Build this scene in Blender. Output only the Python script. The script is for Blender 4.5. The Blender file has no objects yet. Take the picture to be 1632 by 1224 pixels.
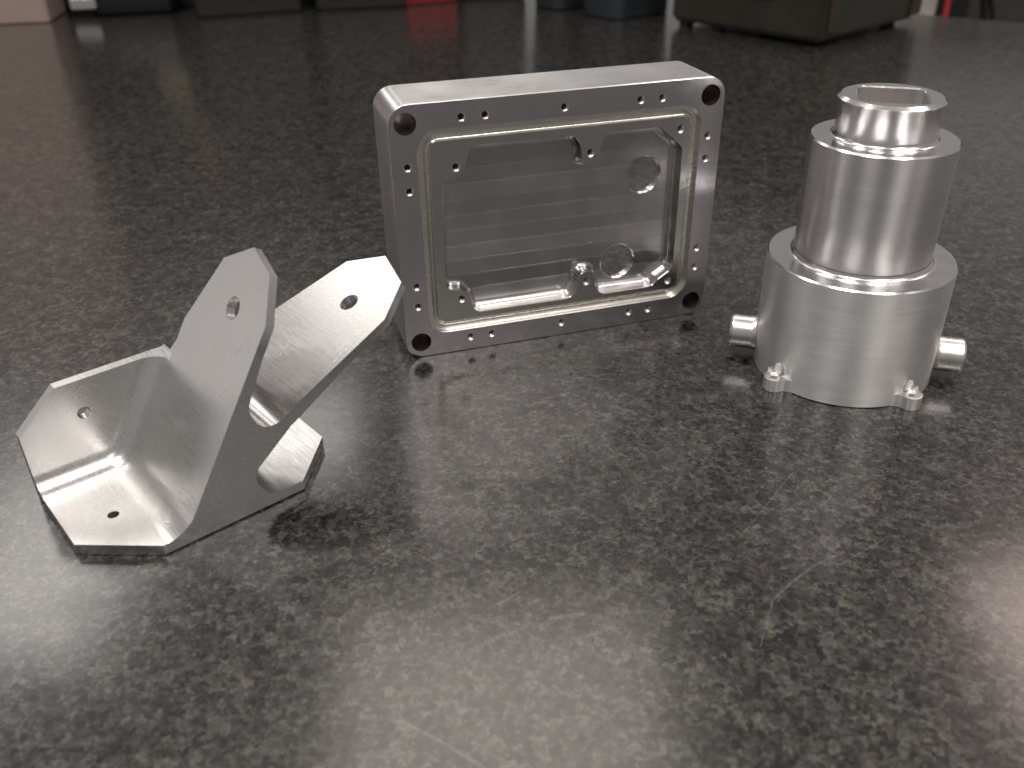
import bpy, bmesh, math, random
from math import radians as R, sin, cos, pi
from mathutils import Vector, Matrix

sc = bpy.context.scene
col = sc.collection
random.seed(7)

# ------------------------------------------------------------------ camera
CAM_H = 0.18
PITCH, ROLL, FPX = 0.5496, -0.017, 1441.36
cam_d = bpy.data.cameras.new('camera')
cam = bpy.data.objects.new('camera', cam_d)
col.objects.link(cam)
sc.camera = cam
fw = Vector((0, cos(PITCH), -sin(PITCH))); rt = Vector((1, 0, 0)); up = rt.cross(fw)
r2 = rt * cos(ROLL) + up * sin(ROLL); u2 = -rt * sin(ROLL) + up * cos(ROLL)
M = Matrix((r2, u2, -fw)).transposed().to_4x4(); M.translation = Vector((0, 0, CAM_H))
cam.matrix_world = M
cam_d.sensor_width = 36.0
cam_d.lens = 36.0 * FPX / 1632.0
cam_d.clip_start = 0.01; cam_d.clip_end = 60
cam_d.dof.use_dof = True
cam_d.dof.focus_distance = 0.318
cam_d.dof.aperture_fstop = 13.0

# ------------------------------------------------------------------ world + lamps + exposure
w = bpy.data.worlds.new('World'); sc.world = w; w.use_nodes = True
bg = w.node_tree.nodes['Background']
bg.inputs[0].default_value = (1.0, 0.95, 0.91, 1); bg.inputs[1].default_value = 0.21

CEIL = 1.75
def panel(x, y, sx, sy, rad, colr=(1.0, 0.95, 0.90)):
    l = bpy.data.lights.new('ceiling_panel_light', 'AREA'); l.shape = 'RECTANGLE'
    l.size = sx; l.size_y = sy; l.energy = rad * pi * sx * sy; l.color = colr
    o = bpy.data.objects.new('ceiling_panel_light', l); col.objects.link(o)
    o.location = (x, y, CEIL); return o
# ceiling light panels, placed where the bare metal mirrors them
for (x, y, sx, sy, rad, c_) in [
        (-1.48, 2.16, 0.55, 0.85, 4.2, (1.0, 0.95, 0.90)),
        (-0.83, 2.85, 0.45, 0.50, 4.0, (1.0, 0.95, 0.90)),
        (-1.05, 0.45, 0.90, 0.30, 12.5, (1.0, 0.96, 0.92)),
        (-0.50, -0.55, 0.55, 0.70, 8.5, (1.0, 0.96, 0.93)),
        (0.62, -0.60, 0.42, 0.70, 11.5, (1.0, 0.96, 0.92)),
        (1.25, 0.15, 0.70, 0.26, 11.5, (1.0, 0.90, 0.84)),
        (2.05, -1.10, 0.90, 0.90, 1.8, (1.0, 0.95, 0.91)),
        (1.15, -1.90, 0.90, 1.20, 2.8, (1.0, 0.93, 0.86)),
        (1.72, 1.62, 0.80, 0.85, 4.2, (1.0, 0.80, 0.73)),
        (-0.05, 1.50, 0.85, 0.75, 2.8, (1.0, 0.90, 0.80))]:
    panel(x, y, sx, sy, rad, c_)
# unseen fill panel added on the left to brighten the bracket's upright lug
wl = panel(-3.3, 1.05, 1.6, 1.0, 0.30, (1.0, 0.95, 0.92)); wl.name = 'side_fill_light'; wl.location.z = 0.40; wl.rotation_euler = (0, R(-90), 0)

vs = sc.view_settings
sc.display_settings.display_device = 'sRGB'
vs.view_transform = 'Standard'; vs.look = 'None'; vs.gamma = 1.0; vs.exposure = 0.32
vs.use_curve_mapping = False
sc.cycles.use_denoising = True
sc.cycles.max_bounces = 5
sc.cycles.diffuse_bounces = 2
sc.cycles.sample_clamp_indirect = 6.0

# ------------------------------------------------------------------ materials
def newmat(name):
    m = bpy.data.materials.new(name); m.use_nodes = True
    nt = m.node_tree; b = nt.nodes['Principled BSDF']
    return m, nt, b
def N(nt, t, **kw):
    n = nt.nodes.new(t)
    for k, v in kw.items(): setattr(n, k, v)
    return n
def L(nt, a, b): nt.links.new(a, b)
def ramp(nt, src, stops, interp='LINEAR'):
    r = N(nt, 'ShaderNodeValToRGB'); r.color_ramp.interpolation = interp
    e = r.color_ramp.elements
    while len(e) < len(stops): e.new(0.5)
    for el, (p, c) in zip(e, stops):
        el.position = p; el.color = (c, c, c, 1) if isinstance(c, (int, float)) else (*c, 1)
    L(nt, src, r.inputs[0]); return r.outputs[0]
def coords(nt, scale=(1, 1, 1), rot=(0, 0, 0), src='Object'):
    tc = N(nt, 'ShaderNodeTexCoord'); mp = N(nt, 'ShaderNodeMapping')
    mp.inputs['Scale'].default_value = scale; mp.inputs['Rotation'].default_value = rot
    L(nt, tc.outputs[src], mp.inputs[0]); return mp.outputs[0]
def noise(nt, vec, scale, detail=3, rough=0.5, dist=0.0):
    n = N(nt, 'ShaderNodeTexNoise'); n.inputs['Scale'].default_value = scale
    n.inputs['Detail'].default_value = detail; n.inputs['Roughness'].default_value = rough
    n.inputs['Distortion'].default_value = dist
    if vec is not None: L(nt, vec, n.inputs['Vector'])
    return n.outputs[0]
def math_(nt, op, a, b=None, c=None):
    n = N(nt, 'ShaderNodeMath', operation=op)
    for i, v in enumerate((a, b, c)):
        if v is None: continue
        if isinstance(v, (int, float)): n.inputs[i].default_value = v
        else: L(nt, v, n.inputs[i])
    return n.outputs[0]
def bump(nt, h, strength, dist, nrm=None):
    n = N(nt, 'ShaderNodeBump'); n.inputs['Strength'].default_value = strength
    n.inputs['Distance'].default_value = dist; L(nt, h, n.inputs['Height'])
    if nrm is not None: L(nt, nrm, n.inputs['Normal'])
    return n.outputs[0]

def metal(name, base=(0.80, 0.79, 0.78), rough=(0.24, 0.36), grain=(60, 2500, 2500), rot=(0, 0, 0),
          bstr=0.25, bdist=2e-5, aniso=0.0, radial=None, cloud=35, scratch=0.0, dark=0.93):
    m, nt, b = newmat(name)
    b.inputs['Metallic'].default_value = 1.0
    v = coords(nt, grain, rot)
    g = noise(nt, v, 1.0, 3, 0.6)
    cl = noise(nt, coords(nt), cloud, 4, 0.6)
    mix = math_(nt, 'ADD', math_(nt, 'MULTIPLY', g, 0.5), math_(nt, 'MULTIPLY', cl, 0.5))
    rr = N(nt, 'ShaderNodeMapRange'); L(nt, mix, rr.inputs[0])
    rr.inputs[1].default_value = 0.35; rr.inputs[2].default_value = 0.65
    rr.inputs[3].default_value = rough[0]; rr.inputs[4].default_value = rough[1]
    L(nt, rr.outputs[0], b.inputs['Roughness'])
    d = dark
    c = ramp(nt, mix, [(0.3, tuple(x * d for x in base)), (0.7, base)])
    h = g
    if scratch:
        # a few long hairline scratches: thin level lines of stretched noise
        acc = None
        for k, ang in enumerate((0.5, -0.9)):
            s = noise(nt, coords(nt, (25, 260, 260), (ang, ang * 0.7, ang * 1.3)), 1.0, 2, 0.5)
            ln = math_(nt, 'LESS_THAN', math_(nt, 'ABSOLUTE', math_(nt, 'SUBTRACT', s, 0.5)), 0.0035)
            msk = math_(nt, 'GREATER_THAN', noise(nt, coords(nt), 70 + 20 * k, 2), 0.60)
            ln = math_(nt, 'MULTIPLY', ln, msk)
            acc = ln if acc is None else math_(nt, 'MAXIMUM', acc, ln)
        h = math_(nt, 'SUBTRACT', g, math_(nt, 'MULTIPLY', acc, scratch))
    L(nt, c, b.inputs['Base Color'])
    L(nt, bump(nt, h, bstr, bdist), b.inputs['Normal'])
    if aniso:
        b.inputs['Anisotropic'].default_value = aniso; b.inputs['Anisotropic Rotation'].default_value = 0.25
        t = N(nt, 'ShaderNodeTangent', direction_type='RADIAL', axis=radial or 'Z')
        L(nt, t.outputs[0], b.inputs['Tangent'])
    return m

def plain(name, colr, rough=0.5, spec=0.5, nscale=60, amt=0.25, bstr=0.0):
    m, nt, b = newmat(name)
    n = noise(nt, coords(nt), nscale, 4, 0.6)
    lo = tuple(c * (1 - amt) for c in colr); hi = tuple(min(1, c * (1 + amt)) for c in colr)
    L(nt, ramp(nt, n, [(0.3, lo), (0.7, hi)]), b.inputs['Base Color'])
    b.inputs['Roughness'].default_value = rough
    b.inputs['Specular IOR Level'].default_value = spec
    if bstr: L(nt, bump(nt, noise(nt, coords(nt), nscale * 12, 3), bstr, 0.0004), b.inputs['Normal'])
    return m

MAT = {}
MAT['bracket'] = metal('bead_brushed_aluminium', rough=(0.24, 0.34), grain=(1400, 90, 1400), rot=(0.3, 0.2, 0.5), bstr=0.26, scratch=2.0, dark=0.88)
MAT['bracket_edge'] = metal('sawn_aluminium_edge', base=(0.74, 0.72, 0.71), rough=(0.33, 0.45), grain=(300, 300, 2200), bstr=0.3, scratch=2.0)
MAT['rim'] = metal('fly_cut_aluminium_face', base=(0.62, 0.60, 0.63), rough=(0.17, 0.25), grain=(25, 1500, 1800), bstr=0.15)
MAT['wall'] = metal('milled_aluminium_side', base=(0.84, 0.83, 0.84), rough=(0.26, 0.34), grain=(18, 1500, 1200), bstr=0.3, dark=0.80, aniso=0.9, radial='Y')
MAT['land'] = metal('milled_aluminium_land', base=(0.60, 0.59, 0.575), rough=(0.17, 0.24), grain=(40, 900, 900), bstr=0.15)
MAT['groove'] = metal('milled_aluminium_groove', base=(0.80, 0.78, 0.74), rough=(0.2, 0.3), grain=(90, 700, 700), bstr=0.2)
MAT['bore'] = metal('tapped_aluminium_thread', base=(0.66, 0.60, 0.57), rough=(0.25, 0.4), grain=(900, 900, 900), bstr=0.2)
MAT['dbore'] = metal('shaded_drilled_aluminium_bore', base=(0.34, 0.28, 0.27), rough=(0.35, 0.5), grain=(200, 900, 200), bstr=0.4)  # base colour darkened to stand in for the shade deep inside the corner holes
MAT['drum'] = metal('sanded_turned_aluminium', rough=(0.42, 0.54), grain=(60, 60, 3000), rot=(0.05, -0.04, 0), bstr=0.26, dark=0.92, aniso=0.86, radial='Z', scratch=3.0, cloud=50)
MAT['turned'] = metal('lathe_turned_aluminium', base=(0.76, 0.74, 0.745), rough=(0.31, 0.36), grain=(18, 18, 2600), bstr=0.14, dark=0.84, aniso=0.97, radial='Z', cloud=40)
MAT['collar'] = metal('bright_turned_aluminium', base=(0.83, 0.81, 0.82), rough=(0.27, 0.31), grain=(18, 18, 2600), bstr=0.10, dark=0.86, aniso=0.97, radial='Z', cloud=40)
MAT['ledge'] = metal('faced_aluminium_ledge', base=(0.84, 0.83, 0.83), rough=(0.15, 0.25), grain=(300, 300, 300), bstr=0.12, cloud=90, scratch=1.5)
MAT['socket'] = metal('broached_aluminium', base=(0.80, 0.78, 0.77), rough=(0.25, 0.35), grain=(900, 900, 60), bstr=0.25)
MAT['ear'] = metal('bright_milled_aluminium', base=(0.84, 0.82, 0.81), rough=(0.36, 0.46), grain=(900, 900, 60), bstr=0.2, aniso=0.82, radial='Z')

def pocket_mat():
    m, nt, b = newmat('toolpath_milled_aluminium')
    b.inputs['Metallic'].default_value = 1.0
    tc = N(nt, 'ShaderNodeTexCoord'); sx = N(nt, 'ShaderNodeSeparateXYZ'); L(nt, tc.outputs['Object'], sx.inputs[0])
    wob = noise(nt, coords(nt, (6, 1, 30)), 1.0, 2)
    row = math_(nt, 'MULTIPLY', math_(nt, 'ADD', sx.outputs['Z'], math_(nt, 'MULTIPLY', wob, 0.0012)), 1 / 0.0062)
    fr = math_(nt, 'FRACT', row); fl = math_(nt, 'FLOOR', row)
    wn = N(nt, 'ShaderNodeTexWhiteNoise', noise_dimensions='1D'); L(nt, fl, wn.inputs['W'])
    rnd = math_(nt, 'SUBTRACT', wn.outputs[0], 0.5)
    # each pass of the cutter leaves its own tiny tilt and a burnished step at its edge
    hgt = math_(nt, 'ADD', math_(nt, 'MULTIPLY', math_(nt, 'MULTIPLY', fr, rnd), 0.9),
                math_(nt, 'MULTIPLY', math_(nt, 'LESS_THAN', math_(nt, 'ABSOLUTE', math_(nt, 'SUBTRACT', fr, 0.5)), 0.44), 0.25))
    fine = noise(nt, coords(nt, (30, 900, 1600)), 1.0, 3)
    cl = noise(nt, coords(nt), 55, 4, 0.6)
    n1 = bump(nt, hgt, 0.6, 2.4e-4)
    n2 = bump(nt, fine, 0.15, 2e-5, n1)
    L(nt, n2, b.inputs['Normal'])
    edge = math_(nt, 'GREATER_THAN', fr, 0.9)
    rr = math_(nt, 'ADD', math_(nt, 'MULTIPLY', cl, 0.16), math_(nt, 'MULTIPLY', rnd, 0.10))
    rr = math_(nt, 'ADD', rr, 0.13)
    L(nt, rr, b.inputs['Roughness'])
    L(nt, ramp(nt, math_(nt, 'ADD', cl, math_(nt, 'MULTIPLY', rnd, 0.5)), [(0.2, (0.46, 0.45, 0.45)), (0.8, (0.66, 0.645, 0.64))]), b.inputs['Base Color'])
    return m
MAT['pocket'] = pocket_mat()

def table_mat():
    m, nt, b = newmat('speckled_granite_laminate')
    base = coords(nt)
    dn = N(nt, 'ShaderNodeTexNoise'); dn.inputs['Scale'].default_value = 600; dn.inputs['Detail'].default_value = 2
    L(nt, base, dn.inputs['Vector'])
    off = N(nt, 'ShaderNodeVectorMath', operation='SUBTRACT'); L(nt, dn.outputs['Color'], off.inputs[0]); off.inputs[1].default_value = (0.5, 0.5, 0.5)
    sc_ = N(nt, 'ShaderNodeVectorMath', operation='SCALE'); L(nt, off.outputs[0], sc_.inputs[0]); sc_.inputs['Scale'].default_value = 0.0042
    add = N(nt, 'ShaderNodeVectorMath', operation='ADD'); L(nt, base, add.inputs[0]); L(nt, sc_.outputs[0], add.inputs[1])
    v = add.outputs[0]
    def vor(scale, feat='F1'):
        n = N(nt, 'ShaderNodeTexVoronoi', feature=feat); n.inputs['Scale'].default_value = scale; L(nt, v, n.inputs['Vector']); return n
    va = vor(480)
    sa = N(nt, 'ShaderNodeSeparateColor'); L(nt, va.outputs['Color'], sa.inputs[0])
    n1 = noise(nt, v, 590, 5, 0.68, 0.2)
    n2 = noise(nt, v, 120, 2, 0.5)
    val = math_(nt, 'ADD', math_(nt, 'MULTIPLY', math_(nt, 'SUBTRACT', n1, 0.5), 1.25), math_(nt, 'MULTIPLY', math_(nt, 'SUBTRACT', sa.outputs[0], 0.5), 0.30))
    val = math_(nt, 'ADD', val, math_(nt, 'MULTIPLY', math_(nt, 'SUBTRACT', n2, 0.5), 0.26))
    # pale films between the grains
    val = math_(nt, 'ADD', val, math_(nt, 'MULTIPLY', math_(nt, 'SUBTRACT', va.outputs['Distance'], 0.42), 0.28))
    vb = vor(210); sb_ = N(nt, 'ShaderNodeSeparateColor'); L(nt, vb.outputs['Color'], sb_.inputs[0])
    val = math_(nt, 'SUBTRACT', val, math_(nt, 'MULTIPLY', math_(nt, 'GREATER_THAN', sb_.outputs[0], 0.72), 0.09))
    val = math_(nt, 'ADD', val, 0.51)
    r1 = N(nt, 'ShaderNodeValToRGB'); L(nt, val, r1.inputs[0]); e = r1.color_ramp.elements
    stops = [(0.25, (0.0025, 0.0025, 0.0025)), (0.38, (0.0095, 0.0094, 0.0088)), (0.50, (0.0225, 0.0220, 0.0202)), (0.62, (0.042, 0.0408, 0.0372)), (0.82, (0.098, 0.095, 0.086))]
    while len(e) < len(stops): e.new(0.5)
    for el, (p, cc) in zip(e, stops): el.position = p; el.color = (*cc, 1)
    tint = N(nt, 'ShaderNodeMix', data_type='RGBA', blend_type='MULTIPLY')
    tint.inputs['Factor'].default_value = 0.8
    L(nt, r1.outputs[0], tint.inputs['A'])
    L(nt, ramp(nt, sa.outputs[1], [(0.1, (0.92, 0.99, 1.0)), (0.5, (1.0, 1.0, 0.98)), (0.95, (1.12, 1.0, 0.90))]), tint.inputs['B'])
    colr = tint.outputs['Result']
    # hairline scratches in the laminate: (x0, y0, x1, y1, half width)
    sx = N(nt, 'ShaderNodeSeparateXYZ'); L(nt, base, sx.inputs[0])
    X, Y = sx.outputs['X'], sx.outputs['Y']
    acc = None
    for (x0, y0, x1, y1, hw) in SCR:
        dx, dy = x1 - x0, y1 - y0; ln = math.hypot(dx, dy); dx /= ln; dy /= ln
        px = math_(nt, 'SUBTRACT', X, x0); py = math_(nt, 'SUBTRACT', Y, y0)
        t = math_(nt, 'ADD', math_(nt, 'MULTIPLY', px, dx), math_(nt, 'MULTIPLY', py, dy))
        tcl = math_(nt, 'MINIMUM', math_(nt, 'MAXIMUM', t, 0.0), ln)
        ex = math_(nt, 'SUBTRACT', px, math_(nt, 'MULTIPLY', tcl, dx)); ey = math_(nt, 'SUBTRACT', py, math_(nt, 'MULTIPLY', tcl, dy))
        dd = math_(nt, 'SQRT', math_(nt, 'ADD', math_(nt, 'MULTIPLY', ex, ex), math_(nt, 'MULTIPLY', ey, ey)))
        mr = N(nt, 'ShaderNodeMapRange', interpolation_type='SMOOTHSTEP'); L(nt, dd, mr.inputs[0])
        mr.inputs[1].default_value = 0.0; mr.inputs[2].default_value = hw * 2; mr.inputs[3].default_value = 1.0; mr.inputs[4].default_value = 0.0
        acc = mr.outputs[0] if acc is None else math_(nt, 'MAXIMUM', acc, mr.outputs[0])
    brk = ramp(nt, noise(nt, base, 420, 3), [(0.35, 0.15), (0.6, 1.0)])
    acc = math_(nt, 'MULTIPLY', math_(nt, 'MULTIPLY', acc, brk), 0.5)
    fin = N(nt, 'ShaderNodeMix', data_type='RGBA'); L(nt, acc, fin.inputs['Factor']); L(nt, colr, fin.inputs['A'])
    fin.inputs['B'].default_value = (0.20, 0.19, 0.175, 1)
    L(nt, fin.outputs['Result'], b.inputs['Base Color'])
    sm = noise(nt, base, 9, 4, 0.6)
    rr = N(nt, 'ShaderNodeMapRange'); L(nt, sm, rr.inputs[0])
    rr.inputs[1].default_value = 0.3; rr.inputs[2].default_value = 0.7; rr.inputs[3].default_value = 0.15; rr.inputs[4].default_value = 0.21
    L(nt, rr.outputs[0], b.inputs['Coat Roughness'])
    b.inputs['Coat Weight'].default_value = 1.0; b.inputs['Coat IOR'].default_value = 1.6
    b.inputs['Roughness'].default_value = 0.36
    b.inputs['Specular IOR Level'].default_value = 0.12
    L(nt, bump(nt, noise(nt, base, 900, 1), 0.08, 1e-4), b.inputs['Normal'])
    return m

def px_ground(x, y, z=0.0):
    """where a sight line through photo pixel (x, y) meets height z (used only to note down scratch ends)"""
    d = r2 * ((x - 816) / FPX) - u2 * ((y - 612) / FPX) + fw
    t = (z - CAM_H) / d.z
    return Vector((0, 0, CAM_H)) + d * t
SCR = []
for (a, b_, hw) in [((794, 963), (834, 940), 0.00028), ((1232, 955), (1262, 928), 0.0003), ((1262, 928), (1296, 902), 0.00034), ((1296, 902), (1345, 880), 0.00026),
                    ((1212, 1030), (1232, 955), 0.00018), ((1175, 862), (1262, 755), 0.00010), ((640, 1150), (700, 1180), 0.0003), ((700, 1180), (772, 1224), 0.00036),
                    ((1340, 900), (1420, 852), 0.00012), ((660, 880), (720, 915), 0.00012), ((878, 985), (930, 978), 0.0005)]:
    p, q = px_ground(*a), px_ground(*b_)
    SCR.append((p.x, p.y, q.x, q.y, hw))
MAT['table'] = table_mat()
MAT['floor'] = plain('worn_grey_floor', (0.10, 0.09, 0.085), 0.5, 0.4, 12)

# ------------------------------------------------------------------ mesh helpers
def tag(o, label=None, cat=None, group=None, kind=None):
    if label: o['label'] = label
    if cat: o['category'] = cat
    if group: o['group'] = group
    if kind: o['kind'] = kind
    return o
def empty(name, loc, rz=0.0):
    o = bpy.data.objects.new(name, None); col.objects.link(o)
    o.location = loc; o.rotation_euler = (0, 0, rz); o.empty_display_size = 0.02; return o
def finish(me, angle=32):
    for p in me.polygons: p.use_smooth = True
    me.set_sharp_from_angle(angle=R(angle))
def obj(name, me, mat, parent=None, smooth=True, angle=32):
    if isinstance(me, bmesh.types.BMesh):
        bm = me; me = bpy.data.meshes.new(name); bm.normal_update(); bm.to_mesh(me); bm.free()
    if smooth: finish(me, angle)
    o = bpy.data.objects.new(name, me); col.objects.link(o)
    if mat is not None:
        me.materials.clear(); me.materials.append(mat)
    if parent: o.parent = parent
    return o
def prism(bm, poly, f, a, b):
    """closed prism: poly = 2-D points, f(p, q, t) -> 3-D point, from t=a to t=b"""
    A = [bm.verts.new(f(p, q, a)) for p, q in poly]; B = [bm.verts.new(f(p, q, b)) for p, q in poly]
    n = len(poly); fs = [bm.faces.new(A), bm.faces.new(B[::-1])]
    for i in range(n): fs.append(bm.faces.new((A[i], B[i], B[(i + 1) % n], A[(i + 1) % n])[::-1]))
    bmesh.ops.recalc_face_normals(bm, faces=fs)
    return fs
def arc(cx, cy, r, a0, a1, n):
    return [(cx + r * cos(a0 + (a1 - a0) * i / n), cy + r * sin(a0 + (a1 - a0) * i / n)) for i in range(n + 1)]
def fillet_poly(pts, seg=6):
    """pts: (x, y, r) -> polygon whose corners are rounded by arcs"""
    out = []; n = len(pts)
    for i in range(n):
        x, y, r = pts[i]
        if r <= 0: out.append((x, y)); continue
        P = Vector((x, y)); A = Vector(pts[i - 1][:2]) - P; B = Vector(pts[(i + 1) % n][:2]) - P
        la, lb = A.length, B.length; A.normalize(); B.normalize()
        th = A.angle(B)
        if abs(th - pi) < 0.02: out.append((x, y)); continue
        t = min(r / math.tan(th / 2), la * 0.49, lb * 0.49); rr = t * math.tan(th / 2)
        c = P + (A + B).normalized() * (rr / sin(th / 2))
        s = P + A * t - c; e = P + B * t - c
        a0 = math.atan2(s.y, s.x); a1 = math.atan2(e.y, e.x)
        d = (a1 - a0 + pi) % (2 * pi) - pi
        out += [(c.x + rr * cos(a0 + d * k / seg), c.y + rr * sin(a0 + d * k / seg)) for k in range(seg + 1)]
    return out
def offset_poly(poly, d):
    """move a counter-clockwise polygon inwards by d"""
    n = len(poly); out = []
    for i in range(n):
        p0, p1, p2 = Vector(poly[i - 1]), Vector(poly[i]), Vector(poly[(i + 1) % n])
        e1 = (p1 - p0); e2 = (p2 - p1)
        if e1.length < 1e-9 or e2.length < 1e-9: out.append(poly[i]); continue
        n1 = Vector((-e1.y, e1.x)).normalized(); n2 = Vector((-e2.y, e2.x)).normalized()
        m = (n1 + n2); m = m / max(m.length_squared / 2, 0.3)
        q = p1 + m * d; out.append((q.x, q.y))
    return out
def loft(bm, rings, closed_caps=True):
    V = [[bm.verts.new(p) for p in r] for r in rings]; n = len(rings[0]); fs = []
    for a, b in zip(V, V[1:]):
        for i in range(n): fs.append(bm.faces.new((a[i], a[(i + 1) % n], b[(i + 1) % n], b[i])))
    if closed_caps: fs += [bm.faces.new(V[0][::-1]), bm.faces.new(V[-1])]
    bmesh.ops.recalc_face_normals(bm, faces=fs); return fs
def lathe(bm, prof, seg=96, cap0=False, cap1=False, M=None):
    V = []
    for r, z in prof:
        V.append([bm.verts.new((M @ Vector((r * cos(2 * pi * k / seg), r * sin(2 * pi * k / seg), z))) if M else
                 (r * cos(2 * pi * k / seg), r * sin(2 * pi * k / seg), z)) for k in range(seg)])
    for a, b in zip(V, V[1:]):
        for k in range(seg): bm.faces.new((a[k], a[(k + 1) % seg], b[(k + 1) % seg], b[k]))
    if cap0: bm.faces.new(V[0][::-1])
    if cap1: bm.faces.new(V[-1])
def cyl(bm, p0, p1, r, seg=32):
    p0, p1 = Vector(p0), Vector(p1); z = (p1 - p0).normalized()
    M = z.to_track_quat('Z', 'Y').to_matrix().to_4x4(); M.translation = p0
    ln = (p1 - p0).length; s = len(bm.faces)
    lathe(bm, [(r, 0), (r, ln)], seg, True, True, M)
    bm.faces.ensure_lookup_table(); bmesh.ops.recalc_face_normals(bm, faces=bm.faces[s:])
def boolean(base, cutters, wn=True, angle=32, op='DIFFERENCE'):
    """base and cutters are bmeshes; returns a mesh"""
    tmp = []
    def mk(bm, nm):
        bmesh.ops.scale(bm, vec=(1000, 1000, 1000), verts=bm.verts)   # work in millimetres
        me = bpy.data.meshes.new(nm); bm.to_mesh(me); bm.free()
        o = bpy.data.objects.new(nm, me); col.objects.link(o); tmp.append(o); return o
    b = mk(base, 'tmp_base')
    for k, c in enumerate(cutters):
        co = mk(c, 'tmp_cut')
        md = b.modifiers.new('b', 'BOOLEAN'); md.operation = op; md.solver = 'EXACT'; md.object = co
    dg = bpy.context.evaluated_depsgraph_get(); dg.update()
    me = bpy.data.meshes.new_from_object(b.evaluated_get(dg), depsgraph=dg)
    for o in tmp:
        m_ = o.data; bpy.data.objects.remove(o); bpy.data.meshes.remove(m_)
    bm = bmesh.new(); bm.from_mesh(me)
    bmesh.ops.remove_doubles(bm, verts=bm.verts, dist=5e-4)
    bmesh.ops.dissolve_degenerate(bm, dist=5e-4, edges=bm.edges)
    bmesh.ops.scale(bm, vec=(0.001, 0.001, 0.001), verts=bm.verts)
    bm.to_mesh(me); bm.free()
    return me
def weighted(me, angle=32):
    finish(me, angle)
    o = bpy.data.objects.new('tmp_wn', me); col.objects.link(o)
    md = o.modifiers.new('w', 'WEIGHTED_NORMAL'); md.keep_sharp = True; md.weight = 100
    dg = bpy.context.evaluated_depsgraph_get(); dg.update()
    out = bpy.data.meshes.new_from_object(o.evaluated_get(dg), depsgraph=dg)
    bpy.data.objects.remove(o)
    return out
def split_parts(me, classify, parent, mats):
    """one mesh -> one child object for each part name; shading normals are kept across the borders"""
    cn = [Vector(c.vector) for c in me.corner_normals]
    groups = {}
    for p in me.polygons:
        groups.setdefault(classify(p.center, p.normal), []).append(p)
    res = {}
    for key, polys in groups.items():
        name = key.split('|')[0]
        vm = {}; vs_ = []; fs = []; nn = []
        for p in polys:
            f = []
            for li in p.loop_indices:
                vi = me.loops[li].vertex_index
                if vi not in vm: vm[vi] = len(vs_); vs_.append(me.vertices[vi].co.copy())
                f.append(vm[vi]); nn.append(cn[li])
            fs.append(f)
        m2 = bpy.data.meshes.new(name); m2.from_pydata(vs_, [], fs); 
        for p in m2.polygons: p.use_smooth = True
        m2.normals_split_custom_set(nn)
        m2.update()
        res[name] = obj(name, m2, mats[name], parent, smooth=False)
    return res

# ------------------------------------------------------------------ table
def edge_y(x): return 1.0637 - 0.7045 * (x - 0.4556)
bm = bmesh.new()
tp = [(-1.6, -0.5), (0.95, -0.5), (0.95, edge_y(0.95)), (-0.9, edge_y(-0.9)), (-1.6, edge_y(-0.9))]
prism(bm, tp, lambda x, y, t: (x, y, t), -0.036, 0.0)
bmesh.ops.bevel(bm, geom=[e for e in bm.edges if all(abs(v.co.z) < 1e-6 for v in e.verts)], offset=0.003, segments=3, affect='EDGES')
obj('table_top', bm, MAT['table'])
tag(bpy.data.objects['table_top'], kind='structure')
bm = bmesh.new()
for a in ((-6, -3), (6, -3), (6, 9), (-6, 9)): bm.verts.new((*a, -0.86))
bm.faces.new(bm.verts); tag(obj('floor', bm, MAT['floor'], smooth=False), kind='structure')

# ------------------------------------------------------------------ housing
mm = 0.001
HX, HY, HYAW = -0.0418, 0.314, 0.288
W_, H_, D_ = 130.4, 100.0, 29.4
hous = empty('machined_housing', (HX, HY, 0.0), HYAW)
tag(hous, 'rectangular milled aluminium housing with round corner holes, standing on its long edge', 'housing')
f3 = lambda x, z, d: (x * mm, d * mm, z * mm)
bm = bmesh.new()
outer = fillet_poly([(0, 0, 7.5), (W_, 0, 7.5), (W_, H_, 7.5), (0, H_, 7.5)], 8)
loft(bm, [[f3(x, z, 0) for x, z in offset_poly(outer, 0.35)], [f3(x, z, 0.35) for x, z in outer],
          [f3(x, z, D_ - 0.35) for x, z in outer], [f3(x, z, D_) for x, z in offset_poly(outer, 0.35)]])
cuts = []
# seal groove with a stepped inner lip, and the slightly sunk inner land
g0 = fillet_poly([(9.9, 9.6, 8.0), (121.2, 9.6, 8.0), (121.2, 90.3, 8.0), (9.9, 90.3, 8.0)], 8)
c = bmesh.new()
loft(c, [[f3(x, z, d) for x, z in offset_poly(g0, o)] for o, d in ((-0.12, -1.0), (-0.12, -0.001), (0.1, 0.15), (0.12, 1.9), (0.35, 2.1), (2.2, 2.1), (2.45, 1.9), (2.95, 1.15), (3.55, 1.1), (3.75, 0.95), (4.15, 0.38), (4.4, 0.33))])
cuts.append(c)
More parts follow.
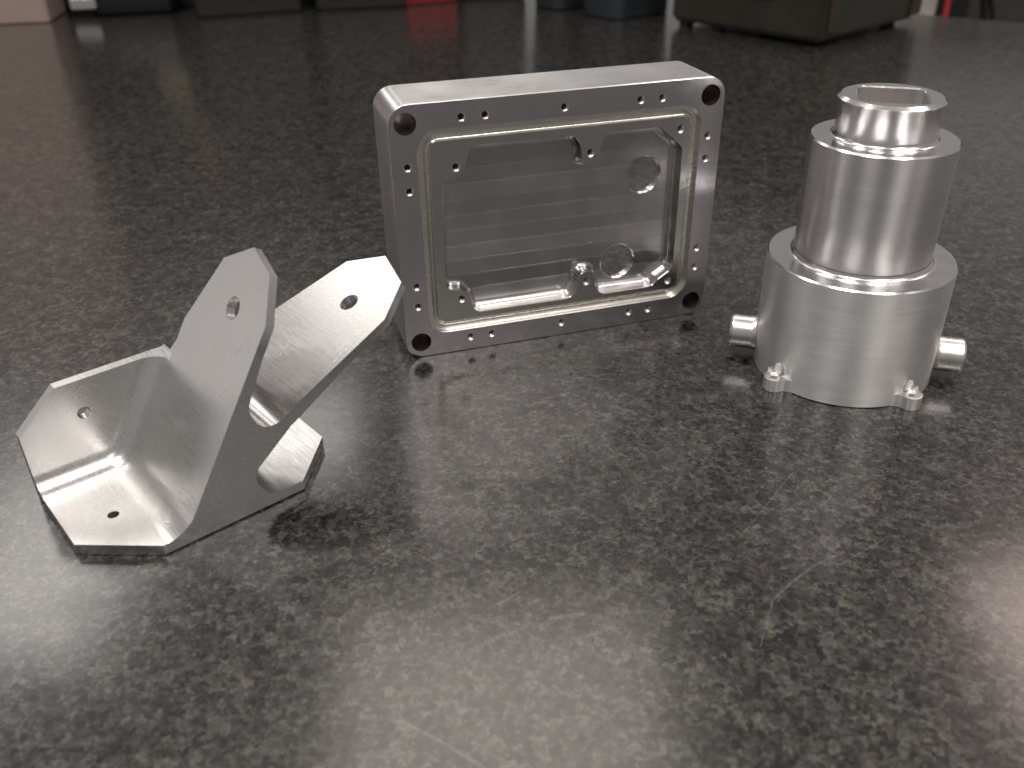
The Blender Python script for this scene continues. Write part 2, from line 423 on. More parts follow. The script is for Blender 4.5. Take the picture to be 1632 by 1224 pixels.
# pocket, mirrored about the middle line except for the corner bosses
half = [(83.2, 83.4, 4.5), (78.9, 77.5, 2.5), (79.9, 72.0, 3.2), (72.5, 72.0, 3.2), (73.0, 78.5, 2.5), (69.4, 83.4, 4.5)]
PO = [(17.6, 27.3, 4.0), (24.4, 26.6, 3.4), (27.3, 22.8, 3.0), (28.4, 16.2, 4.2),
      (69.6, 16.2, 4.5), (72.4, 20.6, 3.0), (72.4, 26.9, 3.4), (79.5, 26.9, 3.4), (79.8, 20.6, 3.0), (82.0, 16.0, 4.5),
      (105.4, 16.0, 4.5), (108.0, 18.8, 3.0), (113.4, 22.2, 3.0), (114.5, 25.5, 6.0),
      (114.5, 73.6, 6.0), (112.6, 76.0, 3.0), (108.6, 79.2, 3.0), (105.0, 82.9, 4.5),
      (82.0, 82.9, 4.5), (79.9, 77.8, 3.0), (79.5, 71.6, 3.4), (72.6, 71.6, 3.4), (72.6, 77.8, 3.0), (70.2, 82.9, 4.5),
      (29.3, 83.3, 4.2), (27.6, 76.0, 3.0), (24.2, 72.0, 3.4), (18.4, 71.4, 4.0)]
po = fillet_poly(PO, 5)
PD, PR = 6.2, 2.4
rings = [[f3(x, z, d) for x, z in offset_poly(po, o)] for o, d in ((0, -1.0), (-0.0, 0.33), (0.12, 0.5), (0.15, PD - PR))]
for k in range(1, 7):
    a = k / 6 * pi / 2
    rings.append([f3(x, z, PD - PR + PR * sin(a)) for x, z in offset_poly(po, 0.15 + PR * (1 - cos(a)))])
c = bmesh.new(); loft(c, rings); cuts.append(c)
# open back
c = bmesh.new(); bk = fillet_poly([(13, 4.2, 3), (117.5, 4.2, 3), (117.5, 13, 3), (126.2, 13, 3), (126.2, 87, 3), (117.5, 87, 3), (117.5, 95.8, 3), (13, 95.8, 3), (13, 87, 3), (4.2, 87, 3), (4.2, 13, 3), (13, 13, 3)], 4)
loft(c, [[f3(x, z, d) for x, z in offset_poly(bk, o)] for o, d in ((1.2, 8.9), (0.4, 9.3), (0, 10.3), (0, 32))]); cuts.append(c)
# bores
CH = [(6.35, 93.2), (124.3, 93.1), (6.35, 6.7), (124.3, 6.6)]
FH = [(x, z) for z in (5.65, 93.8) for x in (26.6, 35.4, 65.4, 95.5, 104.3)] + [(x, z) for x in (6.15, 124.7) for z in (22.3, 30.8, 68.7, 77.6)]
LH = [(23.9, 75.9), (76.2, 75.7), (113.0, 81.2), (23.8, 22.9), (76.0, 22.6), (112.6, 17.6)]
c = bmesh.new()
for x, z in CH: cyl(c, f3(x, z, -1), f3(x, z, D_ + 1), 4.0 * mm, 40)
for x, z in ((101.0, 62.8), (91.7, 27.1)): cyl(c, f3(x, z, 4.5), f3(x, z, 12), 7.15 * mm, 56)
c5 = bmesh.new()
for x, z in ((101.0, 62.8), (91.7, 27.1)):
    lathe(c5, [(8.1 * mm, -0.5 * mm), (7.1 * mm, 0.55 * mm)], 56, True, True, Matrix.Translation(f3(x, z, PD)) @ Matrix(((1, 0, 0, 0), (0, 0, 1, 0), (0, 1, 0, 0), (0, 0, 0, 1))))
bmesh.ops.recalc_face_normals(c5, faces=c5.faces); cuts.append(c5)
for x, z in FH: cyl(c, f3(x, z, -1), f3(x, z, 7.6), 1.55 * mm, 20)
for x, z in LH: cyl(c, f3(x, z, -1), f3(x, z, 7.6), 1.65 * mm, 20)
cuts.append(c)
me = weighted(boolean(bm, cuts))
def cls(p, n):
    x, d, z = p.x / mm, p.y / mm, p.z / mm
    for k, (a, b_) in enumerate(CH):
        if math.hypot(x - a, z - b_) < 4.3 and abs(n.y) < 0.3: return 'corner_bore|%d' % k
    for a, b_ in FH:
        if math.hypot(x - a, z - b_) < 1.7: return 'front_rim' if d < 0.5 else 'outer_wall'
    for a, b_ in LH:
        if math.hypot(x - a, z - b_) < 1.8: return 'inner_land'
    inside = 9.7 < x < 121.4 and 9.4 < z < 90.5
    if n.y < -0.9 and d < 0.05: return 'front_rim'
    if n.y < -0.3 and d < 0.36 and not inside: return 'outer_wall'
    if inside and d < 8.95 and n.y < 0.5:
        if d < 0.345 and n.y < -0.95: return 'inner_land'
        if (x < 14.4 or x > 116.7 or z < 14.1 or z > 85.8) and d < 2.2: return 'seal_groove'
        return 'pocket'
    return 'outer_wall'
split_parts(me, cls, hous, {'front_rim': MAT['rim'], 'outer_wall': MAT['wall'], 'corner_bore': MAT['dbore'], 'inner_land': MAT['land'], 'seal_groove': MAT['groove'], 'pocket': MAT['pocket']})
# thread inside every tapped hole
def thread_mesh(r, depth, pitch=0.5):
    bm = bmesh.new(); prof = [(r * 0.995, 0.12)]; d = 0.2
    while d < depth:
        prof += [(r * 0.80, d + pitch / 2), (r * 0.97, d + pitch)]; d += pitch
    prof += [(r * 0.8, depth), (0.05 * r, depth + 0.6 * r)]
    Mx = Matrix(((1, 0, 0, 0), (0, 0, 1, 0), (0, -1, 0, 0), (0, 0, 0, 1)))
    Mx = Matrix(((1, 0, 0, 0), (0, 0, 1, 0), (0, 1, 0, 0), (0, 0, 0, 1)))
    lathe(bm, [(a * mm, b * mm) for a, b in prof], 18, False, True, Mx)
    bmesh.ops.recalc_face_normals(bm, faces=bm.faces)
    bmesh.ops.reverse_faces(bm, faces=bm.faces)
    me = bpy.data.meshes.new('tapped_hole'); bm.to_mesh(me); bm.free(); finish(me, 25); me.materials.append(MAT['bore']); return me
tm = thread_mesh(1.55, 5.4)
for x, z in FH:
    o = bpy.data.objects.new('tapped_hole', tm); col.objects.link(o); o.parent = hous; o.location = f3(x, z, 0)
tm = thread_mesh(1.65, 5.4)
for x, z in LH:
    o = bpy.data.objects.new('tapped_hole', tm); col.objects.link(o); o.parent = hous; o.location = f3(x, z, 0.33)

# ------------------------------------------------------------------ stepped turned part
CX, CY = 0.1283, 0.3058
tur = empty('stepped_turned_part', (CX, CY, 0.0), 0)
tag(tur, 'stepped round turned aluminium part with side pins, standing on its wide drum end', 'machined part')
R1, R2, R3 = 33.0, 24.1, 17.0
Z1, Z2, Z3 = 45.9, 89.3, 103.1
def fil(r0, z0, r, n=6):   # concave fillet from a ledge (going inwards) up to a wall
    return [(r0 + r - r * sin(a), z0 + r - r * cos(a)) for a in [i / n * pi / 2 for i in range(n + 1)]]
def lathe_obj(name, prof, mat, seg=128, cap0=False):
    bm = bmesh.new(); lathe(bm, [(a * mm, b * mm) for a, b in prof], seg, cap0)
    bmesh.ops.recalc_face_normals(bm, faces=bm.faces)
    return bm
obj('drum_ledge', lathe_obj('drum_ledge', [(R1, Z1 - 0.55), (R1 - 0.5, Z1), (R2 + 2.2, Z1)] + fil(R2 - 0.2, Z1, 1.9)[1:], None), MAT['ledge'], tur, angle=30)
obj('barrel', lathe_obj('barrel', [(R2 - 0.55, Z1 + 1.7), (R2 - 0.3, Z1 + 2.1), (R2 - 0.3, Z1 + 2.6), (R2 + 0.35, Z2 - 0.6)], None), MAT['turned'], tur, angle=40)
obj('barrel_ledge', lathe_obj('barrel_ledge', [(R2 + 0.35, Z2 - 0.6), (R2 - 0.15, Z2), (R3 + 1.8, Z2)] + fil(R3 - 0.3, Z2, 1.7)[1:], None), MAT['ledge'], tur, angle=30)
# collar with a square socket
obj('collar', lathe_obj('collar', [(R3 - 0.45, Z2 + 1.5), (R3 - 0.3, Z2 + 1.8), (R3 - 0.1, Z3 - 1.5), (R3 + 0.05, Z3 - 1.25), (R3 + 0.4, Z3 - 1.0)], None), MAT['collar'], tur, angle=40)
bm = bmesh.new(); SEG = 144
top_r = R3 - 0.75
lathe(bm, [((R3 + 0.4) * mm, (Z3 - 1.0) * mm), (top_r * mm, Z3 * mm)], SEG)
SQA, SQH, SQR = R(-16.4), 10.9, 14.0       # square socket whose corners are bored round
def sqr(t, o):
    k = ((t - SQA + pi / 4) % (pi / 2)) - pi / 4
    return min((SQH + o) / cos(k), SQR + o)
ringt = [v for v in bm.verts if abs(v.co.z - Z3 * mm) < 1e-7]
ringt.sort(key=lambda v: math.atan2(v.co.y, v.co.x) % (2 * pi))
prev = ringt
for rr, z in ((0.45, Z3), (0.0, Z3 - 0.5)):
    cur = [bm.verts.new((sqr(2 * pi * k / SEG, rr) * mm * cos(2 * pi * k / SEG), sqr(2 * pi * k / SEG, rr) * mm * sin(2 * pi * k / SEG), z * mm)) for k in range(SEG)]
    for k in range(SEG): bm.faces.new((prev[k], prev[(k + 1) % SEG], cur[(k + 1) % SEG], cur[k]))
    prev = cur
lp = [v.co.copy() for v in prev]
bm2 = bmesh.new()
va_ = [bm2.verts.new(c) for c in lp]; vb_ = [bm2.verts.new((c.x, c.y, c.z - 0.016)) for c in lp]
for k in range(SEG): bm2.faces.new((va_[k], va_[(k + 1) % SEG], vb_[(k + 1) % SEG], vb_[k]))
bm2.faces.new(vb_); bmesh.ops.recalc_face_normals(bm2, faces=bm2.faces); bmesh.ops.reverse_faces(bm2, faces=bm2.faces)
obj('socket_wall', bm2, MAT['socket'], tur, angle=22)
obj('socket_face', bm, MAT['ledge'], tur, angle=22)
# side pins, on one diameter
PH = R(-16.3); PZ, PRAD = 9.2, 6.6
pm = bmesh.new()
pp = [(PRAD + 2.6, 31.2), (PRAD + 1.0, 32.2), (PRAD + 0.3, 33.2), (PRAD, 34.6), (PRAD, 41.6), (PRAD - 0.15, 42.2), (PRAD - 0.9, 42.9)]
Mx = Matrix.Rotation(pi / 2, 4, 'Y')
lathe(pm, [(a * mm, b * mm) for a, b in pp], 48, False, True, None)
bmesh.ops.recalc_face_normals(pm, faces=pm.faces)
pme = bpy.data.meshes.new('side_pin'); pm.to_mesh(pme); pm.free(); finish(pme, 40)
MAT['pin'] = metal('turned_pin_aluminium', base=(0.86, 0.84, 0.83), rough=(0.26, 0.34), grain=(60, 60, 900), bstr=0.05)
pme.materials.append(MAT['pin'])
for a in (PH, PH + pi):
    o = bpy.data.objects.new('side_pin', pme); col.objects.link(o); o.parent = tur
    o.matrix_local = Matrix.Translation((0, 0, PZ * mm)) @ Matrix.Rotation(a, 4, 'Z') @ Mx
# mounting ears at the foot: tab with a milled scoop and a screw hole
SCOOP = [(0.05, 4.3), (1.6, 4.42), (2.7, 4.85), (3.3, 5.6), (3.5, 6.6), (3.35, 8.2), (2.6, 9.6), (1.2, 10.6), (0.05, 10.9)]
def scoop(rad):
    c = bmesh.new(); lathe(c, [(a * mm, b * mm) for a, b in SCOOP], 32, True, True, Matrix.Translation((rad * mm, 0, 0)))
    bmesh.ops.recalc_face_normals(c, faces=c.faces); return c
def ear_mesh():
    bm = bmesh.new()
    left = [(31.9, -7.0), (32.8, -5.7), (33.6, -4.8), (34.4, -4.05)]
    tip = arc(35.0, 0, 3.9, -1.2, 1.2, 14)
    poly = left + tip + [(x, -y) for x, y in left[::-1]]
    prism(bm, poly, lambda x, y, t: (x * mm, y * mm, t * mm), 0.15, 5.0)
    c3 = bmesh.new(); cyl(c3, (35.2 * mm, 0, -1 * mm), (35.2 * mm, 0, 6 * mm), 1.15 * mm, 20)
    me = boolean(bm, [scoop(35.4), c3]); finish(me, 45); return me
EARS = (-150.0, -64.0, 26.0, 116.0)
em = ear_mesh(); em.materials.append(MAT['ear'])
for a in EARS:
    o = bpy.data.objects.new('mounting_ear', em); col.objects.link(o); o.parent = tur; o.rotation_euler = (0, 0, R(a))

bm = bmesh.new(); lathe(bm, [(a * mm, b * mm) for a, b in [(R1 - 0.5, 0.25), (R1 - 0.1, 0.3), (R1, 0.5), (R1, 22.0), (R1, Z1 - 0.55)]], 128, True, True)
bmesh.ops.recalc_face_normals(bm, faces=bm.faces)
cs_ = []
for a in EARS[:2]:
    c = scoop(35.4); bmesh.ops.rotate(c, cent=(0, 0, 0), matrix=Matrix.Rotation(R(a), 3, 'Z'), verts=c.verts); cs_.append(c)
obj('drum', weighted(boolean(bm, cs_), 40), MAT['drum'], tur, smooth=False)

# ------------------------------------------------------------------ bracket
UANG = 0.7067
bo = px_ground(265, 886)
brk = empty('lugged_bracket', (bo.x, bo.y, 0.0002), UANG)
tag(brk, 'brushed aluminium bracket with splayed flat lugs and chamfered ends, nearest the left edge', 'bracket')
b3 = lambda u, z, v: (u * mm, v * mm, z * mm)
CA, DA = R(58.2), R(26.7)
cd = Vector((cos(CA), sin(CA))); cn_ = Vector((-sin(CA), cos(CA)))       # along lug c, normal (up-left)
c0 = Vector((10.86, 9.29)); cs0 = c0.dot(cd)
def cpt(s, n=0.0): q = c0 + cd * (s - cs0) + cn_ * n; return (q.x, q.y)
dd_ = Vector((cos(DA), sin(DA))); dn_ = Vector((-sin(DA), cos(DA)))
d0 = Vector((54.9, 35.2)); ds0 = d0.dot(dd_)
def dpt(s, n=0.0): q = d0 + dd_ * (s - ds0) + dn_ * n; return (q.x, q.y)
BW, BI, TF = 54.6, 51.0, 3.7
slot = [(45.8, 30.75), (43.8, 29.4), (41.5, 28.35), (39.0, 28.1), (36.8, 28.8), (35.0, 30.4), (33.8, 32.9), (33.2, 35.5), (33.4, 37.6)]
low = [(39.5, TF), (37.2, 3.95), (35.0, 4.7), (33.0, 6.4), (31.7, 8.8), (31.25, 11.4), (31.75, 13.9), (33.0, 15.7)]
def spline(pts, n=3):
    out = []
    for i in range(len(pts) - 1):
        p0 = Vector(pts[max(i - 1, 0)]); p1 = Vector(pts[i]); p2 = Vector(pts[i + 1]); p3 = Vector(pts[min(i + 2, len(pts) - 1)])
        for k in range(n):
            t = k / n
            q = 0.5 * ((2 * p1) + (p2 - p0) * t + (2 * p0 - 5 * p1 + 4 * p2 - p3) * t * t + (3 * p1 - p0 - 3 * p2 + p3) * t ** 3)
            out.append((q.x, q.y))
    out.append(pts[-1]); return out
F = [(-19.3, 0), (63.4, 0), (63.4, TF)] + spline(low) + [(45.2, 25.3), (47.8, 26.6), (66.2, 37.55), dpt(118, -3.0), dpt(118, 0)] + spline(slot) + \
    [cpt(63, -3.0), cpt(96, -2.6), cpt(96, 8.0), (-19.3, 84)]
F = [(-19.3, 0.5), (-18.8, 0), (62.9, 0), (63.4, 0.5)] + F[2:]
bm = bmesh.new(); prism(bm, F, b3, 0.0, BW)
cuts = []
# corner pocket with filleted inner edges
c = bmesh.new()
z90 = 100; ub = c0.x + (z90 - c0.y) / math.tan(CA); ua = c0.x + (TF - c0.y) / math.tan(CA)
prism(c, [(-40, TF), (ua, TF), (ub, z90), (-40, z90)], b3, -12.0, BI)
def onf(e, k):
    for v in e.verts:
        u, vv, z = v.co.x / mm, v.co.y / mm, v.co.z / mm
        s = ((abs(z - TF) < 0.01), (abs(vv - BI) < 0.01), abs((Vector((u, z)) - c0).dot(cn_)) < 0.01)
        if not all(s[i] for i in k): return False
    return True
ed = [e for e in c.edges if onf(e, (0, 1)) or onf(e, (0, 2)) or onf(e, (1, 2))]
bmesh.ops.bevel(c, geom=ed, offset=6.4 * mm, segments=10, affect='EDGES', profile=0.5)
bmesh.ops.recalc_face_normals(c, faces=c.faces); pocket_cut = c
def add(poly, f, a, b): 
    c = bmesh.new(); prism(c, poly, f, a, b); cuts.append(c)
add([(-45, 36.6), (29.9, 36.6), (75, 109), (-45, 109)], b3, 44, 62)                       # top of the rear flange
add([(-45, 23.9), (-19.8, 23.9), (-5.4, 36.9), (10, 60), (-45, 60)], b3, 43, 63)          # its chamfer
fc = lambda s, v, n: b3(*cpt(s, n), v)
add([(47.8, 49.2), (84.2, 33.8), (91.8, 20.0), (87.3, 7.2), (73.9, 0.0), (73.9, -6), (140, -6), (140, 66), (47.8, 66)], fc, -8, 12)
fd = lambda s, v, n: b3(*dpt(s, n), v)
add([(46, 54.0), (79.6, 44.4), (106.3, 36.9), (114.9, 24.1), (109.2, 7.8), (95.3, 0.0), (95.3, -6), (150, -6), (150, 70), (46, 70)], fd, -7, 5)
fp = lambda x, y, t: (x * mm, y * mm, t * mm)
add([(-30, -9), (9.6, -9), (0, 0), (-19.3, 18.0), (-30, 28)], fp, -2, 60)
add([(46, 0), (36.5, -9), (75, -9), (75, 28.8), (63.4, 17.3)], fp, -2, 7)
add([(63.4, 34.8), (75, 23), (75, 70), (28, 70)], fp, -2, 7)
c = bmesh.new()
cyl(c, b3(-5.7, -3, 24.0), b3(-5.7, 9, 24.0), 1.75 * mm, 28)
cyl(c, b3(0.35, 25.1, 44), b3(0.35, 25.1, 60), 2.1 * mm, 28)
cyl(c, fc(72.6, 19.3, -7), fc(72.6, 19.3, 6), 3.6 * mm, 36)
cyl(c, fd(94.0, 19.1, -7), fd(94.0, 19.1, 6), 3.3 * mm, 36)
cuts.append(c)
add([(-6, -6), (6.45, -6), (-6, 6.45)], lambda a, b, t: (t * mm, a * mm, b * mm), -25, 70)   # broken front edge
cuts.append(pocket_cut)
me = boolean(bm, cuts)
# part borders
bm = bmesh.new(); bm.from_mesh(me)
bmesh.ops.triangulate(bm, faces=bm.faces[:], ngon_method='BEAUTY')
def bis(co, no):
    bmesh.ops.bisect_plane(bm, geom=bm.verts[:] + bm.edges[:] + bm.faces[:], dist=1e-7, plane_co=co, plane_no=no)
bis(b3(*cpt(47.8), 0), (cd.x, 0, cd.y))
bis(b3(*dpt(58.0), 0), (dd_.x, 0, dd_.y))
bis(b3(33.5, 0, 0), (1, 0, 0)); bis(b3(0, TF + 2.0, 0), (0, 0, 1)); bis(b3(0, 0, 46.2), (0, 1, 0)); bis(b3(8.0, 0, 0), (1, 0, 0))
bm.to_mesh(me); bm.free()
me = weighted(me, 30)
def cls(p, n):
    u, v, z = p.x / mm, p.y / mm, p.z / mm
    q = Vector((u, z))
    above = (q - d0).dot(dn_)
    if q.dot(cd) > 47.8 and (q - c0).dot(cn_) > -6: return 'upright_lug'
    if q.dot(dd_) > 58.0 and z > 10 and above > -8: return 'slanted_lug'
    if u > 33.5 and z < TF + 2.0: return 'foot_lug'
    if v > 46.2 and z > TF + 2.0 and (q - c0).dot(cn_) > -1: return 'rear_flange'
    if z < TF + 2.0 and u < 8.0: return 'floor_flange'
    return 'hub'
pk = {k: MAT['bracket'] for k in ('upright_lug', 'slanted_lug', 'foot_lug', 'rear_flange', 'floor_flange', 'hub')}
split_parts(me, cls, brk, pk)

# ------------------------------------------------------------------ things at the back of the table
def rbox(bm, x0, x1, y0, y1, z0, z1, bev=0.0, seg=3):
    s = len(bm.verts)
    v = [bm.verts.new((x, y, z)) for z in (z0, z1) for x, y in ((x0, y0), (x1, y0), (x1, y1), (x0, y1))]
    fs = [bm.faces.new([v[i] for i in f]) for f in ((3, 2, 1, 0), (4, 5, 6, 7), (0, 1, 5, 4), (1, 2, 6, 5), (2, 3, 7, 6), (3, 0, 4, 7))]
    if bev:
        es = list({e for f in fs for e in f.edges})
        bmesh.ops.bevel(bm, geom=es, offset=bev, segments=seg, affect='EDGES')
def box(name, dims, mat, parent=None, bev=0.002):
    bm = bmesh.new(); rbox(bm, *dims, bev); return obj(name, bm, mat, parent, angle=50)

MAT['olive'] = plain('olive_painted_steel', (0.024, 0.025, 0.017), 0.45, 0.4, 30, 0.25, 0.2)
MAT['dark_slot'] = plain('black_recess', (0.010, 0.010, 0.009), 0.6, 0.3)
MAT['olive_lip'] = plain('pale_olive_lip', (0.075, 0.075, 0.055), 0.45)  # handle lip in a paler olive than the shell
MAT['brown'] = plain('brown_leather_strap', (0.040, 0.029, 0.020), 0.55, 0.4, 80)
MAT['rubber'] = plain('black_rubber', (0.008, 0.008, 0.008), 0.7, 0.3)
# olive equipment case: origin at its near bottom corner
cr = empty('olive_equipment_case', (0.2917, 0.8858, 0.0), math.atan2(0.1195, 0.1365))
tag(cr, 'dark olive green equipment case with slotted handle, at the back on the right', 'case')
LX, LY = 0.184, 0.178
bm = bmesh.new(); rbox(bm, 0, LX, 0, LY, 0.0055, 0.19, 0.004)
c = bmesh.new(); rbox(c, -0.02, 0.012, 0.052, 0.136, 0.042, 0.066)
bme = boolean(bm, [c]); obj('shell', bme, MAT['olive'], cr, angle=40)
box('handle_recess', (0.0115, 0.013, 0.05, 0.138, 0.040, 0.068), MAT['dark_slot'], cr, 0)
box('handle_lip', (-0.003, 0.010, 0.054, 0.134, 0.0385, 0.0425), MAT['olive_lip'], cr, 0.001)
for x, y in ((0.015, 0.125), (0.012, 0.165), (0.165, 0.02), (0.165, 0.16), (0.02, 0.02)):
    box('foot', (x - 0.006, x + 0.006, y - 0.006, y + 0.006, 0, 0.0058), MAT['olive'] if y > 0.1 else MAT['rubber'], cr, 0.001)
box('corner_strap', (0.010, 0.028, -0.0025, 0.0005, 0.012, 0.188), MAT['brown'], cr, 0.0008)
box('corner_strap', (LX - 0.018, LX + 0.0025, -0.003, 0.010, 0.010, 0.188), MAT['brown'], cr, 0.001)

# blue-grey plastic bins
MAT['bin'] = plain('blue_grey_plastic', (0.024, 0.029, 0.034), 0.42, 0.45, 40, 0.12)
def plastic_bin(loc, rz, lx, ly, h, label):
    t = empty('plastic_bin', loc, rz); tag(t, label, 'bin', 'blue-grey bins at the back')
    bm = bmesh.new(); pl = fillet_poly([(0, 0, 0.012), (lx, 0, 0.012), (lx, ly, 0.012), (0, ly, 0.012)], 6)
    loft(bm, [[(x, y, z) for x, y in offset_poly(pl, o)] for o, z in ((0.006, 0.0), (0.002, 0.0), (0.0, 0.002), (0.0005, 0.006), (-0.008, h), (-0.008 + 0.003, h), (0.004, 0.02))])
    obj('tub', bm, MAT['bin'], t, angle=40)
    bm = bmesh.new()
    loft(bm, [[(x, y, z) for x, y in offset_poly(pl, o)] for o, z in ((-0.007, h - 0.012), (-0.012, h - 0.011), (-0.012, h + 0.002), (-0.0055, h + 0.002), (-0.0055, h - 0.012))], False)
    obj('rim', bm, MAT['bin'], t, angle=40)
plastic_bin((0.122, 1.048, 0), R(38), 0.085, 0.062, 0.16, 'blue-grey plastic bin right beside the olive case')
plastic_bin((0.060, 1.118, 0), R(34), 0.060, 0.052, 0.15, 'blue-grey plastic bin partly hidden behind the nearer bin')

# red block, dark cases, black tool, beige carton
MAT['red'] = plain('red_plastic', (0.22, 0.012, 0.014), 0.4, 0.5, 40, 0.1)
MAT['darkcase'] = plain('dark_brown_grey_case', (0.022, 0.019, 0.017), 0.45, 0.4, 25, 0.15)
MAT['darkcase2'] = plain('dark_grey_case', (0.022, 0.021, 0.019), 0.45, 0.4, 25, 0.15)
MAT['grey'] = plain('grey_painted_case', (0.05, 0.046, 0.043), 0.5, 0.4, 25, 0.15)
MAT['blackpl'] = plain('black_plastic', (0.009, 0.009, 0.011), 0.35, 0.5, 30, 0.2)
MAT['beige'] = plain('beige_pink_board', (0.36, 0.275, 0.245), 0.6, 0.3, 12, 0.06)
MAT['silver'] = metal('silver_steel', rough=(0.3, 0.4))
MAT['yellow'] = plain('pale_yellow_label', (0.42, 0.37, 0.22), 0.5)
MAT['pink'] = plain('pinkish_brown_label', (0.20, 0.11, 0.085), 0.5)

rb = empty('red_block', (-0.1205, 1.172, 0), R(22)); tag(rb, 'low bright red block standing among the dark cases', 'block')
box('body', (0, 0.066, 0, 0.05, 0, 0.040), MAT['red'], rb, 0.0015)
box('base_seam', (0.001, 0.065, -0.0006, 0.02, 0.0, 0.0015), MAT['rubber'], rb, 0)

def case(name, loc, rz, dims, mat, label, screws):
    t = empty(name, loc, rz); tag(t, label, 'case')
    lx, ly, h = dims
    box('shell', (0, lx, 0, ly, 0, h), mat, t, 0.003)
    box('lid', (-0.001, lx + 0.001, -0.001, ly + 0.001, h + 0.0005, h + 0.02), mat, t, 0.003)
    for x, z in screws:
        bm = bmesh.new(); cyl(bm, (x, 0.002, z), (x, -0.0018, z), 0.0042, 20); obj('screw', bm, MAT['rubber'], t, angle=40)
    return t
case('dark_case', (-0.352, 1.104, 0), R(19), (0.118, 0.12, 0.42), MAT['darkcase'], 'dark brown case with one black screw near its foot', [(0.066, 0.022)])
case('dark_case', (-0.222, 1.142, 0), R(11), (0.104, 0.12, 0.40), MAT['darkcase2'], 'dark grey case with two screws, left of the red block', [(0.022, 0.018), (0.062, 0.016)])
case('grey_case', (-0.052, 1.205, 0), R(8), (0.078, 0.12, 0.36), MAT['grey'], 'plain grey case between the red block and the bins', [])
case('black_backing', (-0.262, 1.21, 0), R(12), (0.075, 0.10, 0.40), MAT['blackpl'], 'added black backing block set back between the two dark cases', [])  # added backing, keeps the gap between the cases dark in the table reflection
case('black_backing', (-0.142, 1.245, 0), R(8), (0.105, 0.10, 0.38), MAT['blackpl'], 'added black backing block standing right behind the red block', [])  # added backing, darkens what the table mirrors around the red block
# tall machine behind, whose labels mirror in the table
mc = empty('black_machine', (-0.50, 1.175, 0), R(8)); tag(mc, 'tall black machine housing with pale labels, behind the black tool', 'machine')
box('housing', (-0.03, 0.15, 0, 0.12, 0, 0.42), MAT['blackpl'], mc, 0.004)
box('yellow_label', (0.062, 0.096, -0.0012, 0.004, 0.078, 0.112), MAT['yellow'], mc, 0)
box('pink_label', (0.085, 0.145, -0.0012, 0.004, 0.145, 0.225), MAT['pink'], mc, 0)
bt = empty('black_tool', (-0.487, 1.128, 0), R(12)); tag(bt, 'black tool with rounded foot and a silver plate, beside the beige carton', 'tool')
bm = bmesh.new(); pl = fillet_poly([(0, 0.0, 0.02), (0.10, 0, 0.012), (0.10, 0.04, 0.01), (0, 0.04, 0.01)], 6)
loft(bm, [[(x, y, z) for x, y in offset_poly(pl, o)] for o, z in ((0.008, 0.0), (0.001, 0.003), (0, 0.008), (0.002, 0.035), (0.008, 0.06))]); obj('body', bm, MAT['blackpl'], bt, angle=40)
box('plate', (-0.016, 0.012, -0.004, 0.012, 0.010, 0.022), MAT['silver'], bt, 0.001)
bb = empty('beige_carton', (-0.84, 1.045, 0), R(10)); tag(bb, 'tall plain beige carton at the back left corner', 'carton')
box('body', (0, 0.325, 0, 0.25, 0, 0.42), MAT['beige'], bb, 0.0015)
box('lid', (-0.003, 0.328, -0.003, 0.253, 0.405, 0.426), MAT['beige'], bb, 0.0015)

# things beyond the far edge of the table
MAT['offwhite'] = plain('off_white_board', (0.42, 0.39, 0.35), 0.6, 0.3)
MAT['redpole'] = plain('red_enamel', (0.42, 0.035, 0.02), 0.4)
wbx = empty('white_box', (0.618, 1.45, -0.86), 0); tag(wbx, 'off-white box beyond the table, next to the olive case', 'box')
box('body', (0, 0.030, 0, 0.2, 0, 0.93), MAT['offwhite'], wbx, 0.002)
box('lid', (-0.002, 0.032, -0.002, 0.202, 0.931, 0.95), MAT['offwhite'], wbx, 0.002)
cab = empty('black_cabinet', (0.6505, 1.46, -0.86), 0); tag(cab, 'black cabinet with a red edge strip, beyond the far table edge', 'cabinet')
box('carcass', (0, 0.052, 0, 0.3, 0.05, 0.95), MAT['blackpl'], cab, 0.002)
box('red_strip', (0.0125, 0.0205, -0.004, 0.001, 0.06, 0.94), MAT['redpole'], cab, 0.001)
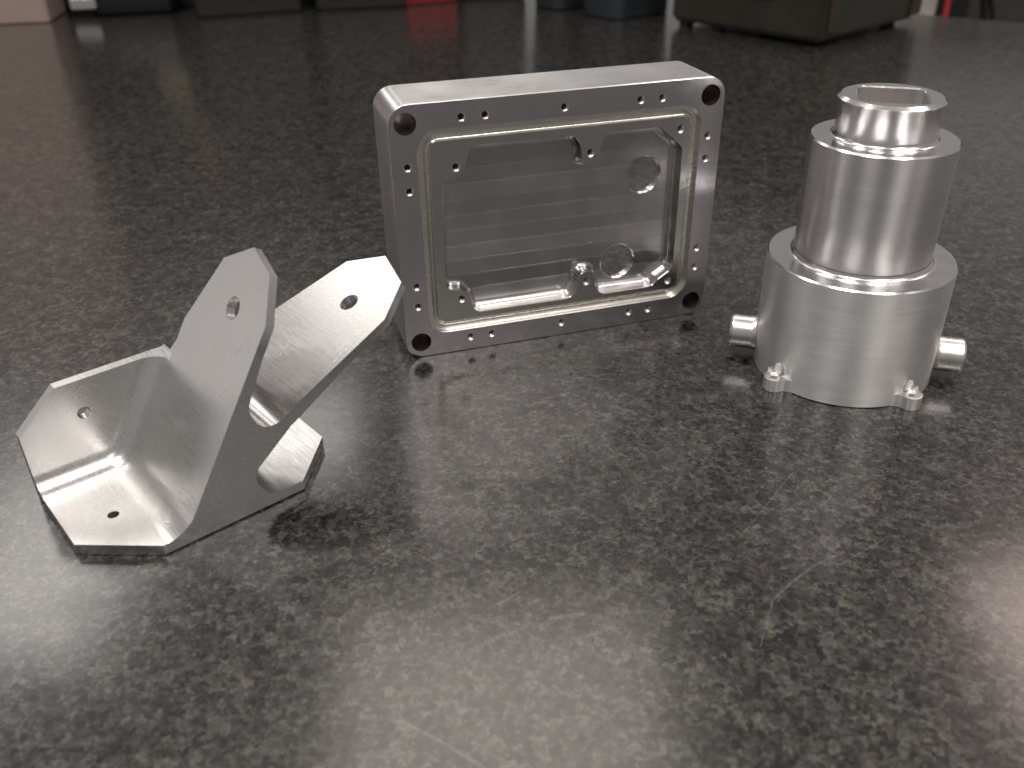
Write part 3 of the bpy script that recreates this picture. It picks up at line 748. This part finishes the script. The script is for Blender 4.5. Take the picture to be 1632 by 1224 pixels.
box('plinth', (0.004, 0.048, 0.004, 0.29, 0, 0.0495), MAT['rubber'], cab, 0.001)
gp = empty('grey_partition', (0.700, 1.80, -0.86), R(-12)); tag(gp, 'grey brown partition behind the hanging black cable', 'partition')
box('panel', (0.05, 0.9, 0, 0.03, 0.04, 1.1), MAT['grey'], gp, 0.002)
box('base_rail', (0.05, 0.9, -0.006, 0.036, 0, 0.0395), MAT['darkcase2'], gp, 0.002)
cb = empty('black_cable', (0.722, 1.46, -0.86), 0); tag(cb, 'black cable hanging down just beyond the table edge', 'cable')
def tube(name, pts, r, mat, parent):
    cu = bpy.data.curves.new(name, 'CURVE'); cu.dimensions = '3D'; cu.bevel_depth = r; cu.bevel_resolution = 3; cu.use_fill_caps = True
    sp = cu.splines.new('POLY'); sm = []
    for i in range(len(pts) - 1):
        P = [Vector(pts[min(max(i + j, 0), len(pts) - 1)]) for j in (-1, 0, 1, 2)]
        for k in range(6):
            t = k / 6
            sm.append(0.5 * ((2 * P[1]) + (P[2] - P[0]) * t + (2 * P[0] - 5 * P[1] + 4 * P[2] - P[3]) * t * t + (3 * P[1] - P[0] - 3 * P[2] + P[3]) * t ** 3))
    sm.append(Vector(pts[-1])); sp.points.add(len(sm) - 1)
    for q, v in zip(sp.points, sm): q.co = (*v, 1)
    tmp = bpy.data.objects.new(name, cu); col.objects.link(tmp)
    dg = bpy.context.evaluated_depsgraph_get(); dg.update()
    me = bpy.data.meshes.new_from_object(tmp.evaluated_get(dg), depsgraph=dg)
    bpy.data.objects.remove(tmp); bpy.data.curves.remove(cu)
    return obj(name, me, mat, parent, angle=60)
tube('cord', [(-0.004, 0, 0.98), (-0.003, 0, 0.86), (0.001, 0, 0.81), (0.006, 0, 0.78), (0.004, 0, 0.70), (-0.02, 0.02, 0.4), (0.03, 0.02, 0.01)], 0.0055, MAT['rubber'], cb)
tube('loop', [(0.003, 0.0, 0.83), (0.012, 0, 0.806), (0.019, 0, 0.785), (0.019, 0, 0.74), (0.01, 0.01, 0.66)], 0.0035, MAT['rubber'], cb)
